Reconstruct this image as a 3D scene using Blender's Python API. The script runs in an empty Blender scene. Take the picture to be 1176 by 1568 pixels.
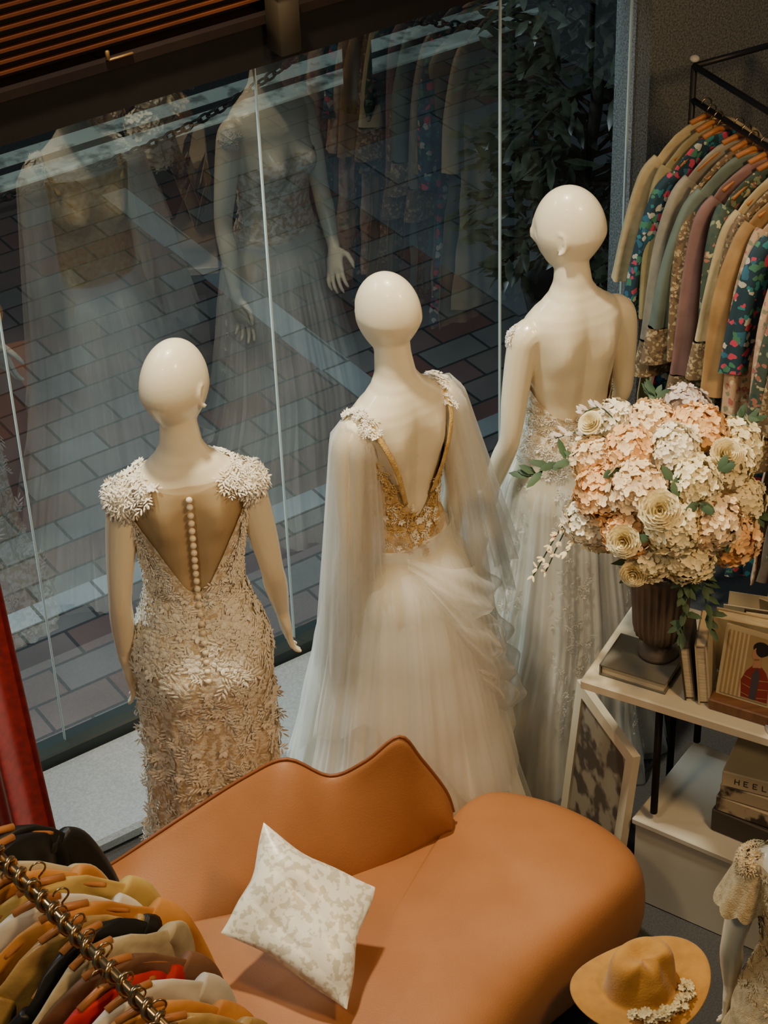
import bpy, math, random
from mathutils import Vector, Matrix
R=random.Random(7)
V=Vector
pi=math.pi
# ------------------------------------------------------------------ materials
def newmat(name):
    m=bpy.data.materials.new(name); m.use_nodes=True
    nt=m.node_tree; nt.nodes.clear()
    out=nt.nodes.new('ShaderNodeOutputMaterial')
    return m,nt,out
def coords(nt,kind='Object',scale=(1,1,1),rot=0):
    tc=nt.nodes.new('ShaderNodeTexCoord'); mp=nt.nodes.new('ShaderNodeMapping')
    mp.inputs['Scale'].default_value=scale; mp.inputs['Rotation'].default_value=(0,0,rot)
    nt.links.new(tc.outputs[kind],mp.inputs[0]); return mp.outputs[0]
def c4(c): return (c[0],c[1],c[2],1)
def PM(name,col,col2=None,rough=.55,scale=8,detail=4,bump=0,bscale=60,metal=0,sheen=0,spec=.4,coat=0,lo=.35,hi=.65,stretch=(1,1,1),bdist=.004):
    m,nt,out=newmat(name)
    b=nt.nodes.new('ShaderNodeBsdfPrincipled'); nt.links.new(b.outputs[0],out.inputs[0])
    b.inputs['Roughness'].default_value=rough; b.inputs['Metallic'].default_value=metal
    b.inputs['Specular IOR Level'].default_value=spec
    b.inputs['Sheen Weight'].default_value=sheen; b.inputs['Coat Weight'].default_value=coat
    co=coords(nt,scale=stretch)
    if col2 is None: col2=tuple(x*.88 for x in col)
    n=nt.nodes.new('ShaderNodeTexNoise'); n.inputs['Scale'].default_value=scale; n.inputs['Detail'].default_value=detail
    fac=n.outputs['Fac']
    nt.links.new(co,n.inputs['Vector'])
    r=nt.nodes.new('ShaderNodeValToRGB'); r.color_ramp.elements[0].position=lo; r.color_ramp.elements[1].position=hi
    r.color_ramp.elements[0].color=c4(col2); r.color_ramp.elements[1].color=c4(col)
    nt.links.new(fac,r.inputs[0]); nt.links.new(r.outputs[0],b.inputs['Base Color'])
    if bump:
        n2=nt.nodes.new('ShaderNodeTexNoise'); n2.inputs['Scale'].default_value=bscale; n2.inputs['Detail'].default_value=3
        nt.links.new(co,n2.inputs['Vector'])
        bp=nt.nodes.new('ShaderNodeBump'); bp.inputs['Strength'].default_value=bump; bp.inputs['Distance'].default_value=bdist
        nt.links.new(n2.outputs['Fac'],bp.inputs['Height']); nt.links.new(bp.outputs[0],b.inputs['Normal'])
    return m
def floral(name,base,cols,scale=40,thr=.42):
    m,nt,out=newmat(name)
    b=nt.nodes.new('ShaderNodeBsdfPrincipled'); nt.links.new(b.outputs[0],out.inputs[0]); b.inputs['Roughness'].default_value=.75
    co=coords(nt)
    nz=nt.nodes.new('ShaderNodeTexNoise'); nz.inputs['Scale'].default_value=scale*.8; nz.inputs['Detail'].default_value=2
    nt.links.new(co,nz.inputs['Vector'])
    va=nt.nodes.new('ShaderNodeVectorMath'); va.operation='MULTIPLY_ADD'; va.inputs[1].default_value=(.03,.03,.03); nt.links.new(nz.outputs['Color'],va.inputs[0]); nt.links.new(co,va.inputs[2])
    vo=nt.nodes.new('ShaderNodeTexVoronoi'); vo.inputs['Scale'].default_value=scale; nt.links.new(va.outputs[0],vo.inputs['Vector'])
    sep=nt.nodes.new('ShaderNodeSeparateColor'); nt.links.new(vo.outputs['Color'],sep.inputs[0])
    r=nt.nodes.new('ShaderNodeValToRGB'); r.color_ramp.interpolation='CONSTANT'
    els=r.color_ramp.elements; els[0].position=0; els[0].color=c4(base)
    k=len(cols); els[1].position=.2; els[1].color=c4(cols[0])
    for i,c in enumerate(cols[1:]):
        e=els.new(.2+.8*(i+1)/k); e.color=c4(c)
    nt.links.new(sep.outputs[0],r.inputs[0])
    lt=nt.nodes.new('ShaderNodeMath'); lt.operation='LESS_THAN'; lt.inputs[1].default_value=thr; nt.links.new(vo.outputs['Distance'],lt.inputs[0])
    mx=nt.nodes.new('ShaderNodeMix'); mx.data_type='RGBA'; nt.links.new(lt.outputs[0],mx.inputs[0]); mx.inputs[6].default_value=c4(base); nt.links.new(r.outputs[0],mx.inputs[7])
    nt.links.new(mx.outputs[2],b.inputs['Base Color'])
    return m
def sheer(name,col,alpha,trans=.4,edge=.55):
    m,nt,out=newmat(name)
    d=nt.nodes.new('ShaderNodeBsdfDiffuse'); t=nt.nodes.new('ShaderNodeBsdfTranslucent'); tr=nt.nodes.new('ShaderNodeBsdfTransparent')
    d.inputs[0].default_value=c4(col); t.inputs[0].default_value=c4(col)
    m1=nt.nodes.new('ShaderNodeMixShader'); m1.inputs[0].default_value=trans
    nt.links.new(d.outputs[0],m1.inputs[1]); nt.links.new(t.outputs[0],m1.inputs[2])
    m2=nt.nodes.new('ShaderNodeMixShader')
    lw=nt.nodes.new('ShaderNodeLayerWeight'); lw.inputs[0].default_value=.30
    mr=nt.nodes.new('ShaderNodeMapRange'); mr.inputs[3].default_value=alpha; mr.inputs[4].default_value=min(1,alpha+edge)
    nt.links.new(lw.outputs['Facing'],mr.inputs[0]); nt.links.new(mr.outputs[0],m2.inputs[0])
    nt.links.new(tr.outputs[0],m2.inputs[1]); nt.links.new(m1.outputs[0],m2.inputs[2]); nt.links.new(m2.outputs[0],out.inputs[0])
    return m
# ------------------------------------------------------------------ mesh builder
class MB:
    def __init__(s): s.v=[]; s.f=[]; s.m=[]
    def add(s,vs,fs,mat=0):
        o=len(s.v); s.v.extend([tuple(p) for p in vs])
        for f in fs: s.f.append(tuple(i+o for i in f)); s.m.append(mat)
    def build(s,name,mats,parent=None,smooth=True,sub=0):
        me=bpy.data.meshes.new(name); me.from_pydata(s.v,[],s.f); 
        if not isinstance(mats,(list,tuple)): mats=[mats]
        for m in mats: me.materials.append(m)
        me.polygons.foreach_set('material_index',s.m)
        me.polygons.foreach_set('use_smooth',[smooth]*len(s.f)); me.update()
        ob=bpy.data.objects.new(name,me); bpy.context.scene.collection.objects.link(ob)
        if parent: ob.parent=parent
        if sub:
            md=ob.modifiers.new('sub','SUBSURF'); md.levels=sub; md.render_levels=sub
        return ob
    def loft(s,rings,mat=0,caps=(True,True),closed=True):
        n=len(rings[0]); vs=[p for r in rings for p in r]; fs=[]
        for i in range(len(rings)-1):
            for j in range(n if closed else n-1):
                k=(j+1)%n; fs.append((i*n+j,i*n+k,(i+1)*n+k,(i+1)*n+j))
        if closed and caps[0]: fs.append(tuple(reversed(range(n))))
        if closed and caps[1]: fs.append(tuple(range((len(rings)-1)*n,len(rings)*n)))
        s.add(vs,fs,mat)
    def box(s,c,size,rot=None,mat=0,bev=0):
        x,y,z=[a/2 for a in size]; c=V(c)
        M=rot if rot is not None else Matrix.Identity(3)
        if bev==0:
            vs=[c+M@V((sx*x,sy*y,sz*z)) for sx in(-1,1) for sy in(-1,1) for sz in(-1,1)]
            s.add(vs,[(0,1,3,2),(4,6,7,5),(0,4,5,1),(2,3,7,6),(0,2,6,4),(1,5,7,3)],mat); return
        rings=[]
        for zz,o in ((-z,bev),(-z+bev,0),(z-bev,0),(z,bev)):
            xx,yy=x-o,y-o; k=bev
            rings.append([c+M@V(p) for p in ((xx,yy-k,zz),(xx-k,yy,zz),(-xx+k,yy,zz),(-xx,yy-k,zz),(-xx,-yy+k,zz),(-xx+k,-yy,zz),(xx-k,-yy,zz),(xx,-yy+k,zz))])
        s.loft(rings,mat)
    def tube(s,pts,rad,n=10,mat=0,lat=None,caps=(True,True)):
        pts=[V(p) for p in pts]; rings=[]
        if not isinstance(rad,(list,tuple)): rad=[rad]*len(pts)
        prev=None
        for i,p in enumerate(pts):
            d=(pts[min(i+1,len(pts)-1)]-pts[max(i-1,0)]).normalized()
            if prev is None:
                a=V(lat) if lat is not None else (V((1,0,0)) if abs(d.x)<.8 else V((0,1,0)))
            else: a=prev
            a=(a-d*a.dot(d)).normalized(); b=d.cross(a); prev=a
            r=rad[i]; rx,ry=(r if isinstance(r,(list,tuple)) else (r,r))
            rings.append([p+a*rx*math.cos(2*pi*k/n)+b*ry*math.sin(2*pi*k/n) for k in range(n)])
        s.loft(rings,mat,caps)
    def ball(s,c,r,mat=0,n=12,m=8,rot=None):
        c=V(c); rx,ry,rz=(r if isinstance(r,(tuple,list)) else (r,r,r)); vs=[];fs=[]
        M=rot if rot is not None else Matrix.Identity(3)
        vs.append(c+M@V((0,0,rz)))
        for i in range(1,m):
            ph=pi*i/m
            for j in range(n):
                t=2*pi*j/n; vs.append(c+M@V((rx*math.sin(ph)*math.cos(t),ry*math.sin(ph)*math.sin(t),rz*math.cos(ph))))
        vs.append(c+M@V((0,0,-rz)))
        for j in range(n): fs.append((0,1+j,1+(j+1)%n))
        for i in range(m-2):
            for j in range(n):
                a=1+i*n+j;b=1+i*n+(j+1)%n; fs.append((a,a+n,b+n,b))
        l=len(vs)-1
        for j in range(n): fs.append((l,l-n+(j+1)%n,l-n+j))
        s.add(vs,fs,mat)
    def grid(s,P,nu,nv,mat=0,closed_u=False):
        vs=[P(i/(nu if closed_u else nu-1),j/(nv-1)) for j in range(nv) for i in range(nu)]; fs=[]
        for j in range(nv-1):
            for i in range(nu if closed_u else nu-1):
                k=(i+1)%nu; fs.append((j*nu+i,j*nu+k,(j+1)*nu+k,(j+1)*nu+i))
        s.add(vs,fs,mat)
def cat(pts,k=5):
    pts=[tuple(p) for p in pts]; out=[]
    n=len(pts)
    for i in range(n-1):
        p0=pts[max(i-1,0)];p1=pts[i];p2=pts[i+1];p3=pts[min(i+2,n-1)]
        for j in range(k):
            t=j/k
            out.append(tuple(.5*((2*b)+(-a+c)*t+(2*a-5*b+4*c-d)*t*t+(-a+3*b-3*c+d)*t**3) for a,b,c,d in zip(p0,p1,p2,p3)))
    out.append(pts[-1]); return out
def empty(name,loc=(0,0,0),rot=0,scale=1):
    e=bpy.data.objects.new(name,None); bpy.context.scene.collection.objects.link(e)
    e.location=loc; e.rotation_euler=(0,0,rot); e.scale=(scale,)*3; e.empty_display_size=.1; return e
def interp(z,xs,ys):
    if z<=xs[0]: return ys[0]
    for i in range(len(xs)-1):
        if z<=xs[i+1]:
            t=(z-xs[i])/(xs[i+1]-xs[i]); t2=t*t*(3-2*t)*.35+t*.65
            return ys[i]+(ys[i+1]-ys[i])*t2
    return ys[-1]
def frame(n):
    n=n.normalized(); a=V((0,0,1)).cross(n)
    if a.length<.1: a=V((1,0,0))
    a.normalize(); return a,n.cross(a)
# ------------------------------------------------------------------ window frame of reference
Bp=V((-.288,5.275,0)); GD=V((.8387,.5446,0)); GN=V((-.5446,.8387,0)); GA=math.radians(33)
def G(s,d,z=0): return Bp+GD*s+GN*d+V((0,0,z))
RG=Matrix.Rotation(GA,3,'Z')
# ------------------------------------------------------------------ shared materials
m_skin=PM('mannequin_fibreglass',(.85,.76,.56),(.80,.71,.51),rough=.36,scale=3,spec=.45,coat=.2)
m_lace=PM('ivory_lace',(.93,.89,.78),(.84,.77,.62),rough=.8,scale=60,bump=.6,bscale=300)
m_lining=PM('champagne_lining',(.60,.48,.31),(.88,.81,.66),rough=.8,scale=60,detail=7,bump=.6,bscale=180,lo=.44,hi=.54)
m_white=PM('white_satin',(.90,.89,.83),(.84,.83,.76),rough=.7,scale=5)
m_tulle=sheer('white_tulle',(.93,.92,.87),.24,.5)
m_cape=sheer('cape_tulle',(.93,.92,.87),.19,.5,.62)
m_illusion=sheer('illusion_mesh',(.50,.33,.13),.34,.3)
m_gold=PM('gold_lace',(.66,.46,.17),(.48,.30,.09),rough=.6,scale=60,bump=.6,bscale=250)
m_pearl=PM('pearl_button',(.88,.76,.54),rough=.25,spec=.6)
# ------------------------------------------------------------------ mannequin
BZ=[.60,.80,.86,.93,1.0,1.07,1.13,1.20,1.28,1.35,1.41,1.44,1.465,1.485,1.51,1.54,1.60,1.66]
BA=[.15,.165,.168,.168,.152,.127,.112,.114,.124,.135,.143,.141,.124,.097,.068,.050,.043,.043]
BB=[.10,.115,.12,.12,.11,.094,.086,.088,.095,.098,.094,.086,.076,.067,.058,.051,.047,.047]
BY=[0,-.01,-.012,-.012,-.005,.0,.005,.005,.0,-.002,-.006,-.01,-.013,-.015,-.013,-.008,.0,.006]
def g(x): return math.exp(-x*x)
def body(z,t,off=0):
    a=interp(z,BZ,BA)+off; b=interp(z,BZ,BB)+off; yc=interp(z,BZ,BY)
    x=a*math.cos(t); s=math.sin(t); y=yc+b*s
    if s>0: y+=.05*g((abs(x)-.067)/.041)*g((z-1.30)/.052)*min(1,s*2)
    else:
        w=min(1,-s*1.6)
        y+=w*.018*g(x/.02)*g((z-1.24)/.2)
        y-=w*.018*g((abs(x)-.07)/.030)*g((z-1.37)/.06)
        y-=w*.028*g((abs(x)-.065)/.06)*g((z-.87)/.075)
    return V((x,y,z))
def hand(mb,w,d,l,side,curl=.5):
    d=d.normalized(); l=(l-d*l.dot(d)).normalized(); n=d.cross(l)*side
    mb.tube([w-d*.02,w+d*.01,w+d*.04,w+d*.075,w+d*.09],[(.021,.017),(.024,.017),(.036,.015),(.037,.013),(.033,.010)],12,0,lat=l)
    for i,(o,L) in enumerate(((.029,.068),(.010,.078),(-.010,.073),(-.028,.056))):
        b=w+d*.083+l*o; dd=(d+l*o*6).normalized()
        c1=curl*(.5+.12*i); p1=b+dd*L*.42
        d2=(dd+n*c1).normalized(); p2=p1+d2*L*.32; d3=(d2+n*c1*1.1).normalized(); p3=p2+d3*L*.26
        mb.tube([b-dd*.012,b,p1,p2,p3,p3+d3*.003],[.0088,.0088,.0078,.0072,.006,.003],8,0)
    b=w+d*.022+l*.026; p1=b+(d*.6+l*.75+n*.2).normalized()*.036; p2=p1+(d*.9+l*.3+n*.3).normalized()*.03; p3=p2+(d+n*.4).normalized()*.02
    mb.tube([b-l*.01,b,p1,p2,p3],[.012,.012,.0098,.0085,.004],8,0)
def head(mb,yaw,sc,ears):
    c=V((0,.012,1.80-.122*sc*1.03)); M=Matrix.Rotation(yaw,3,'Z')
    rings=[]; nn=28
    for i in range(1,24):
        ph=pi*i/24; zz=math.cos(ph); ring=[]
        for j in range(nn):
            t=2*pi*j/nn; k=math.sin(ph)
            tap=1-.36*max(0,-zz)**1.2; tapb=1-.46*max(0,-zz)**1.05
            x=.0775*k*math.cos(t)*tap
            s=math.sin(t); y=.1*k*s*(1-.15*max(0,-zz) if s>0 else tapb)
            z=.128*zz
            if s>0:
                y+=.018*g(x/.010)*g((z+.028)/.017)+.006*g(x/.009)*g((z-.0)/.03)
                y-=.008*g((abs(x)-.03)/.014)*g((z-.005)/.014)
                y+=.005*g(x/.018)*g((z+.062)/.007)+.006*g(x/.02)*g((z+.098)/.014)
            ring.append(c+M@(V((x,y,z))*sc))
        rings.append(ring)
    mb.loft(rings,0)
    mb.ball(c+M@V((0,.0,.124*sc)),(.012,.014,.004))
    if ears:
        for sx in (-1,1):
            pts=[V((sx*(.075+.006*math.sin(a*.5)),.006-.015*math.sin(a),-.004+.028*math.cos(a))) for a in [k*pi/8 for k in range(-1,10)]]
            mb.tube([c+M@(p*sc) for p in pts],.0052*sc,8)
            mb.ball(c+M@(V((sx*.070,.006,-.010))*sc),(.007*sc,.011*sc,.020*sc),rot=M)
def mannequin(name,loc,yaw,hyaw,hs,arms,ears=True,scale=1,skin=None):
    e=empty(name,loc,yaw,scale); mb=MB()
    rings=[]; z=.62
    while z<=1.655: rings.append([body(z,2*pi*k/44) for k in range(44)]); z+=.0125
    mb.loft(rings,0)
    head(mb,hyaw,hs,ears)
    for side,(el,wr,hd) in zip((-1,1),arms):
        sx=side
        j=cat([(sx*.095,-.012,1.425,.040),(sx*.134,-.012,1.418,.043),(sx*.153,-.012,1.375,.040),(sx*.5*(.158+abs(el[0]))-.0,(el[1]-.012)/2,(1.36+el[2])/2,.036),(el[0],el[1],el[2],.029),(el[0]*.6+wr[0]*.4,el[1]*.6+wr[1]*.4+.002,el[2]*.6+wr[2]*.4,.030),(wr[0],wr[1],wr[2],.019)],5)
        mb.tube([p[:3] for p in j],[p[3] for p in j],14)
        d=(V(hd)).normalized(); hand(mb,V(wr),d,V((-.15*sx,1,0)),side*1.0,.55)
    ob=mb.build('body',skin or m_skin,e)
    r=ob.modifiers.new('remesh','REMESH'); r.mode='VOXEL'; r.voxel_size=.0042; r.use_smooth_shade=True
    s=ob.modifiers.new('smooth','SMOOTH'); s.factor=.5; s.iterations=6
    st=MB(); st.tube([(0,0,.001),(0,0,.012)],[.13,.125],32); st.tube([(0,0,.01),(0,0,.66)],.012,10)
    st.build('stand',m_steel,e)
    return e
m_steel=PM('brushed_steel',(.35,.35,.36),rough=.35,metal=1)
# ------------------------------------------------------------------ applique
def leaf(mb,p,n,d,L,W,mat=0,lift=.001,kap=3.6):
    n=n.normalized(); d=(d-n*d.dot(n)).normalized(); s=n.cross(d)
    def q(u,v,h): 
        return p+d*u*L+s*v*W+n*(h-kap*(u*L)**2+lift*u)
    vs=[q(0,0,0),q(.35,.5,0),q(.75,.38,.0005),q(1,0,.001),q(.75,-.38,.0005),q(.35,-.5,0),q(.35,0,.0022),q(.75,0,.0022)]
    mb.add(vs,[(0,1,6),(1,2,7,6),(2,3,7),(3,4,7),(4,5,6,7),(5,0,6)],mat)
def sprig(mb,p,n,size,mat=0,rr=R,flower=.3,lift=.001):
    a,b=frame(n); an=rr.uniform(0,2*pi)
    if rr.random()<flower:
        k=5
        for i in range(k):
            t=an+2*pi*i/k; leaf(mb,p+n*.002,n,a*math.cos(t)+b*math.sin(t),size*.5,size*.36,mat,lift=lift+.003)
    else:
        d=a*math.cos(an)+b*math.sin(an); s=n.cross(d)
        for i in range(3):
            q=p+d*size*.33*i-n*3.2*(size*.33*i)**2
            for sg in (-1,1): leaf(mb,q+n*.0015,n,d*.7+s*sg*.7,size*.62,size*.17,mat,lift=lift)
        leaf(mb,p+d*size*.9+n*(.0015-3.2*(size*.9)**2),n,d,size*.5,size*.16,mat,lift=lift)
# ------------------------------------------------------------------ gown surface
class Gown:
    def __init__(s,secs,nf,amp,off=.007,ph=0,z0=.9):
        s.z=[q[0] for q in secs]; s.a=[q[1] for q in secs]; s.b=[q[2] for q in secs]; s.x=[q[3] for q in secs]; s.y=[q[4] for q in secs]
        s.nf=nf; s.amp=amp; s.off=off; s.ph=ph; s.z0=z0
    def P(s,z,t,extra=0):
        if z>=s.z0: return body(z,t,s.off+extra)
        k=max(0,(s.z0-z)/s.z0)
        bb=body(s.z0,t,s.off+extra)
        a=interp(z,s.z,s.a)+extra; b=interp(z,s.z,s.b)+extra
        f=s.amp*k**.6*(math.sin(s.nf*t+s.ph+1.2*math.sin(2*t)+k*1.0)+.55*math.sin(s.nf*1.6*t+2+s.ph-k*2)*(1 if abs(s.nf*1.6-round(s.nf*1.6))<.01 else .0)+.4*math.sin((2*s.nf+1)*t)+.35*math.sin((4*s.nf+1)*t+k))
        q=V(((a+f)*math.cos(t)+interp(z,s.z,s.x),(b+f)*math.sin(t)+interp(z,s.z,s.y),z))
        w=min(1,(s.z0-z)/.10); w=w*w*(3-2*w)
        bb.z=z
        return bb*(1-w)+q*w
    def N(s,z,t):
        p=s.P(z,t); u=s.P(z,t+.02)-p; v=s.P(z+.01,t)-p
        n=u.cross(v); return p,n.normalized()
    def mesh(s,mb,top,bot=lambda t:0.004,n=160,m=90,mat=0,extra=0,t0=0,t1=2*pi):
        closed=(t1-t0)>6.28
        mb.grid(lambda u,v:s.P(bot(t0+u*(t1-t0))+(top(t0+u*(t1-t0))-bot(t0+u*(t1-t0)))*(v**.9),t0+u*(t1-t0),extra),n,m,mat,closed)
def adiff(t):
    d=(t+pi/2+pi)%(2*pi)-pi
    return abs(d)
armsdown=lambda ex,wx,wy:(((-ex,-.02,1.13),(-wx,wy,.91),(0,.12,-1)),((ex,-.02,1.13),(wx,wy,.91),(0,.12,-1)))
# ---- lace mermaid gown
e1=mannequin('bride_mannequin',(-.468,4.235,0),math.radians(10),math.radians(-42),.955,
   (((-.185,-.03,1.13),(-.190,.0,.92),(.12,.15,-1)),((.190,-.01,1.14),(.215,.06,.95),(.12,.15,-1))))
g1=Gown([(0,.265,.20,.03,.05),(.12,.225,.17,.02,.03),(.3,.180,.14,0,.01),(.5,.165,.132,0,0),(.7,.168,.13,0,-.005),(.9,.173,.13,0,-.012)],9,.014)
o1=empty('lace_mermaid_gown',e1.location,e1.rotation_euler.z)
mb=MB(); top1=lambda t:1.39-.24*g(adiff(t)/.75)
g1.mesh(mb,top1); mb.build('skirt',m_lining,o1)
mb=MB(); mb.grid(lambda u,v:body(1.10+.37*v,2*pi*u,.0045),80,30,0,True); mb.build('illusion_back',m_illusion,o1)
mb=MB(); rr=random.Random(3)
for i in range(3600):
    t=rr.uniform(0,2*pi)
    if math.sin(t)>.3 and rr.random()<.5: continue
    z=rr.uniform(.03,1.42); ad=adiff(t)
    if z>1.15 and ad<.20+1.35*((z-1.15)/.3)**.8: continue
    if z>top1(t)+.10: continue
    dens=math.sin(t*5+z*9)*math.sin(z*14-t*3)
    if z<.95 and dens<.0 and rr.random()<.8: continue
    p,n=g1.N(z,t); sprig(mb,p,n,rr.uniform(.026,.046) if z<1.1 else rr.uniform(.018,.030),rr=rr)
for sx in(-1,1):
    for i in range(240):
        v=V((sx*rr.uniform(-.3,1),rr.uniform(-1,1),rr.uniform(-.2,1))).normalized()
        c=V((sx*.140,-.012,1.408)); sprig(mb,c+V((v.x*.046,v.y*.049,v.z*.046)),v,rr.uniform(.024,.038),rr=rr,flower=.15,lift=.0)
    for i in range(110):
        z=rr.uniform(1.435,1.475); t=rr.uniform(-.9,.9); t=t if sx>0 else pi-t
        p=body(z,t,.007); sprig(mb,p,V((math.cos(t)*.5,math.sin(t)*.5,1)),rr.uniform(.020,.032),rr=rr,flower=.15)
    for i in range(230):
        z=rr.uniform(1.16,1.45); t=-pi/2+sx*(.62+.80*(z-1.12)/.3+rr.uniform(-.05,.40))
        p=body(z,t,.008); n=V((math.cos(t),math.sin(t),.1)); sprig(mb,p,n,rr.uniform(.018,.030),rr=rr)
mb.build('lace_applique',m_lace,o1)
mb=MB()
for i in range(23):
    z=1.445-.0235*i; p,n=g1.N(min(z,1.44),-pi/2); mb.ball(p+n*.007,.0082)
mb.build('pearl_buttons',m_pearl,o1)
# ---- tulle gown with cape sleeves
e2=mannequin('bride_mannequin',(.035,4.51,0),math.radians(38),math.radians(18),.88,
   (((-.170,-.02,1.13),(-.165,.02,.92),(.1,.1,-1)),((.175,-.02,1.13),(.175,.0,.92),(-.1,.1,-1))),ears=False)
o2=empty('tulle_cape_gown',e2.location,e2.rotation_euler.z)
g2=Gown([(0,.345,.335,.0,.01),(.25,.285,.28,0,0),(.5,.235,.23,0,0),(.75,.185,.18,0,-.005),(.9,.16,.15,0,-.01),(1.0,.14,.12,0,-.005),(1.08,.128,.1,0,0)],15,.013,z0=1.06)
mb=MB(); top2=lambda t:1.12+.30*min(1,adiff(t)/1.25)
g2.mesh(mb,lambda t:1.07,n=420); mb.build('skirt',m_white,o2)
mb=MB(); mb.grid(lambda u,v:g2.P(1.05+(top2(2*pi*u)-1.05)*v,2*pi*u),120,30,0,True); mb.build('bodice',PM('gold_bodice',(.66,.50,.27),(.50,.31,.10),rough=.7,scale=70,bump=.5,bscale=250),o2)
g2b=Gown([(0,.375,.36,-.01,.01),(.25,.31,.30,-.01,0),(.5,.262,.255,0,0),(.75,.215,.21,0,-.005),(.9,.185,.17,0,-.01),(1.0,.158,.14,0,-.005),(1.08,.132,.105,0,0)],10,.016,z0=1.06,ph=1.3,off=.012)
mb=MB(); g2b.mesh(mb,lambda t:1.09+.02*math.sin(5*t),lambda t:.01,n=400); g2b.mesh(mb,lambda t:1.08,lambda t:.42+.16*math.sin(t*2+.6)+.03*math.sin(9*t),n=400,extra=.014)
mb.build('tulle_overskirt',m_tulle,o2)
mb=MB()
for q,(ta,tb,za,zb,dr) in enumerate(((-2.0,.3,1.06,.84,.12),(-1.8,.2,1.0,.68,.20),(-1.5,.3,.86,.56,.20),(-1.3,.5,.70,.42,.18))):
    def Pq(u,v):
        t=ta+(tb-ta)*u; zt=za+(zb-za)*u; z=zt-dr*math.sin(pi*u)*v-.03*v+.015*math.sin(12*u+q)*v
        return g2b.P(z,t,.012+.044*math.sin(pi*v)*(.3+.7*math.sin(pi*u))+.008*math.sin(9*v+u*4)+.006*math.sin(13*v-u*19)*math.sin(pi*u))
    mb.grid(Pq,80,30)
mb.build('draped_swag',m_cape,o2)
mb=MB(); rr=random.Random(5)
for i in range(900):
    t=rr.uniform(-pi/2-1.7,-pi/2+1.7); ad=adiff(t); z=rr.uniform(1.02,1.44)
    lim=top2(t)
    if z>lim+.008 or z<lim-.20*rr.random()-.10*rr.random(): continue
    p,n=g2.N(min(z,1.43),t); sprig(mb,p,n,rr.uniform(.014,.024),mat=0 if rr.random()<.6 else 1,rr=rr)
for sx in (-1,1):
    for i in range(80):
        k=rr.random(); p=V((sx*(.113+.02*k),-.075+.1*k,1.425+.05*math.sin(pi*k*.8)))+V((rr.uniform(-.016,.016),0,0))
        sprig(mb,p,V((sx*.4,-.5+k,.8)),rr.uniform(.014,.022),mat=1,rr=rr)
    pts=cat([(sx*.042,-.087,1.20),(sx*.078,-.104,1.32),(sx*.108,-.089,1.41),(sx*.118,-.04,1.458),(sx*.118,.02,1.458),(sx*.10,.08,1.38)],6)
    mb.tube(pts,[(.007,.002)]*len(pts),8,0,lat=(1,0,0))
mb.build('bodice_lace',[m_gold,m_lace],o2)
mb=MB()
def cape(sx,zb,fl,out,layers=2,cyo=.03,a0=-2.1,a1=1.6):
    for L in range(layers):
        def Pc(u,v):
            ph=a0+(a1-a0)*u
            z=1.462-(1.462-zb)*v + .06*math.sin(u*7+L*2)*v
            r=.048+.006*L+fl*v**.8
            f=.010*(.4+v)*math.sin(18*u+L*2+v*1.5)+.006*(.3+v)*math.sin(41*u+L)
            cx=sx*(.130+out*v**1.1); cy=-.01+cyo*v
            top=1-min(1,v/.08); 
            rr_=(r+f)*(1-.35*top)
            return V((cx+sx*rr_*math.cos(ph),cy+rr_*math.sin(ph),z-.035*top*(abs(ph)/2.2)))
        mb.grid(Pc,130,40)
cape(-1,.66,.042,.010,3); cape(1,.84,.060,.085,3,cyo=-.02); cape(1,.64,.06,.03,1,cyo=.0)
mb.build('cape_sleeves',m_cape,o2)
# ---- backless gown
e3=mannequin('bride_mannequin',(.505,4.91,0),math.radians(25),math.radians(46),.96,
   (((-.19,-.02,1.12),(-.215,.05,.90),(.1,.2,-1)),((.175,.02,1.13),(.12,.14,.98),(-.5,.6,-.6))))
o3=empty('backless_tulle_gown',e3.location,e3.rotation_euler.z)
g3=Gown([(0,.30,.30,-.03,.0),(.25,.26,.25,-.02,0),(.5,.22,.21,0,0),(.75,.185,.17,0,-.008),(.9,.168,.145,0,-.01),(1.0,.15,.12,0,-.005),(1.08,.128,.1,0,0)],15,.012,z0=1.04,ph=.7)
mb=MB(); top3=lambda t:1.16+.12*(1-g(adiff(t)/1.3))**2*1.0+.06*(1-g(adiff(t)/1.6))
g3.mesh(mb,lambda t:1.05,n=360); mb.build('skirt',PM('pearl_white_tulle',(.88,.84,.74),(.74,.70,.58),rough=.8,scale=30,stretch=(1,1,.12)),o3)
mb=MB(); mb.grid(lambda u,v:g3.P(1.03+(top3(2*pi*u)-1.03)*v,2*pi*u),120,24,0,True); mb.build('bodice',m_lining,o3)
g3b=Gown([(0,.34,.33,-.04,.0),(.25,.29,.27,-.03,0),(.5,.245,.235,0,0),(.75,.205,.19,0,-.008),(.9,.185,.16,0,-.01),(1.0,.16,.135,0,-.005),(1.08,.13,.102,0,0)],10,.018,z0=1.04,ph=2,off=.012)
mb=MB(); g3b.mesh(mb,lambda t:1.06,lambda t:.008,n=400); mb.build('tulle_overskirt',m_tulle,o3)
mb=MB(); rr=random.Random(9)
for i in range(1500):
    t=rr.uniform(-pi,0); z=rr.uniform(.05,1.2)
    if z>top3(t)+.01: continue
    if z<1.0 and (math.sin(t*6+1)<.1 or rr.random()<.3): continue
    p,n=g3.N(z,t); sprig(mb,p+n*.003,n,rr.uniform(.012,.022),rr=rr)
for i in range(60):
    v=V((-rr.uniform(.3,1),rr.uniform(.1,1),rr.uniform(-.2,1))).normalized()
    sprig(mb,V((-.141,-.012,1.40))+V((v.x*.046,v.y*.044,v.z*.048)),v,rr.uniform(.014,.022),rr=rr)
mb.build('lace_applique',m_lace,o3)
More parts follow.
